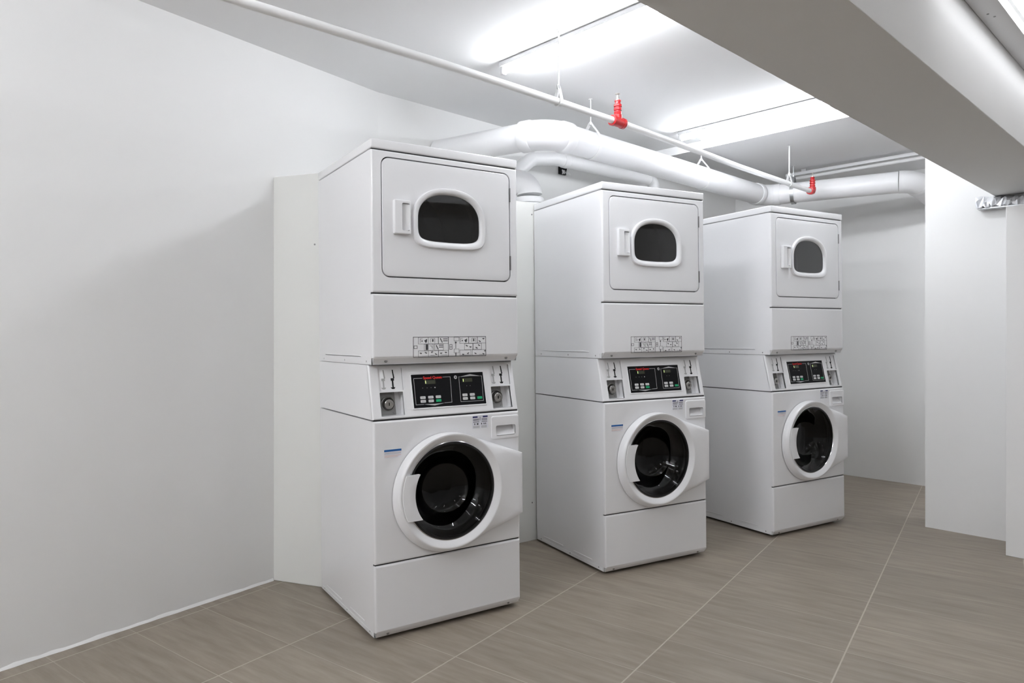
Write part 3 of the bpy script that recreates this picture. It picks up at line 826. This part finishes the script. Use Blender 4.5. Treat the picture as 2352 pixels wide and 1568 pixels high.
# one fixed along the near side of the beam
R = empty('fluorescent_light', (3.15, .637, 2.37))
b = MB().box(-.75, .95, -.040, .0425, .0, .045); b.obj('housing', 'batten', R, bevel=.004)
for x in (-.16, -.20): MB().lathe([(.004, 0), (.004, -.0015)], o=(x, 0 if x == -.16 else .012, 0), axis='z', n=10, caps=(False, True)).obj('screw', 'screw', R)
for s in (-.75, .93): MB().box(s, s + .02, -.095, -.040, .008, .040).obj('lamp_holder', 'batten', R, bevel=.002)
MB().tube([(-.73, -.075, .024), (.93, -.075, .024)], .0135, 16).obj('tube', 'tube_beam', R)
tag(R, 'fluorescent fixture fixed along the near side of the dropped beam, top right', 'ceiling light')
# unseen battens added as fill over the near room and round the far corner
for (x, y) in ((-1.6, -.6), (0.4, -.9), (2.4, -.9), (4.0, -1.2)):
    batten(x, y - .6, y + .6, H1, 'tube_fill_room', 'unseen fluorescent fill tube added above the near part of the room', 'unseen fill tubes over the near part of the room')
batten(5.62, -.3, .9, H2, 'tube_fill_far', 'unseen fluorescent fill tube added on the ceiling behind the right wall')  # unseen lamp added to brighten the far wall
# ------------------------------------------------------------------ foil wrapped bracket at the beam end
F = empty('foil_wrapped_bracket', (4.915, 1.10, 2.0))
rng = random.Random(11)
f = MB(); rings = []
ys = [0.03 - .012 * i for i in range(24)]
for i, y in enumerate(ys):
    t = i / 23
    hgt = .075 * (1 - .35 * t); dep = .07 * (1 - .35 * t)
    ring = []
    for (ux, uz) in ((0, 0), (-.35, -.02), (-.7, 0), (-1, .1), (-1, .5), (-.85, .85), (-.4, 1), (0, 1)):
        ring.append((ux * dep * rng.uniform(.75, 1.1), y + rng.uniform(-.005, .005), -.03 + uz * hgt + rng.uniform(-.008, .008)))
    rings.append(ring)
f.loft(rings, True, True); f.obj('crumpled_foil', 'foil', F, smooth=0)
b = MB().box(-.055, -.001, -1.2, .02, -.036, -.028); b.box(-.008, -.001, -1.2, .02, -.030, .034)
b.obj('angle_bar', 'galv', F, bevel=.001)
tag(F, 'crumpled silver foil over a metal angle bar where the beam meets the wall', 'bracket')

# ------------------------------------------------------------------ camera, world, render look
cam = bpy.data.cameras.new('camera'); co = bpy.data.objects.new('camera', cam); COL.objects.link(co)
co.location = (0, 0, 1.2154)
co.rotation_euler = (radians(90), 0, radians(-43.6))
FP = 1599.6
cam.sensor_fit = 'HORIZONTAL'; cam.sensor_width = 36.0; cam.lens = FP / 2352 * 36.0
cam.shift_x = -14.34 / 2352
cam.shift_y = -14.23 / 2352
cam.clip_start = 0.02; cam.clip_end = 60
scn.camera = co
wd = bpy.data.worlds.new('world'); scn.world = wd; wd.use_nodes = True
wd.node_tree.nodes['Background'].inputs['Color'].default_value = (.6, .65, .7, 1)
wd.node_tree.nodes['Background'].inputs['Strength'].default_value = 0.02
cy = scn.cycles
cy.use_light_tree = False
cy.adaptive_threshold = 0.025
cy.max_bounces = 8; cy.diffuse_bounces = 6; cy.glossy_bounces = 3; cy.transmission_bounces = 7
cy.caustics_reflective = False; cy.caustics_refractive = False
scn.view_settings.view_transform = 'Standard'; scn.view_settings.look = 'None'
scn.view_settings.exposure = 0.31; scn.view_settings.gamma = 1.0
scn.view_settings.use_curve_mapping = False
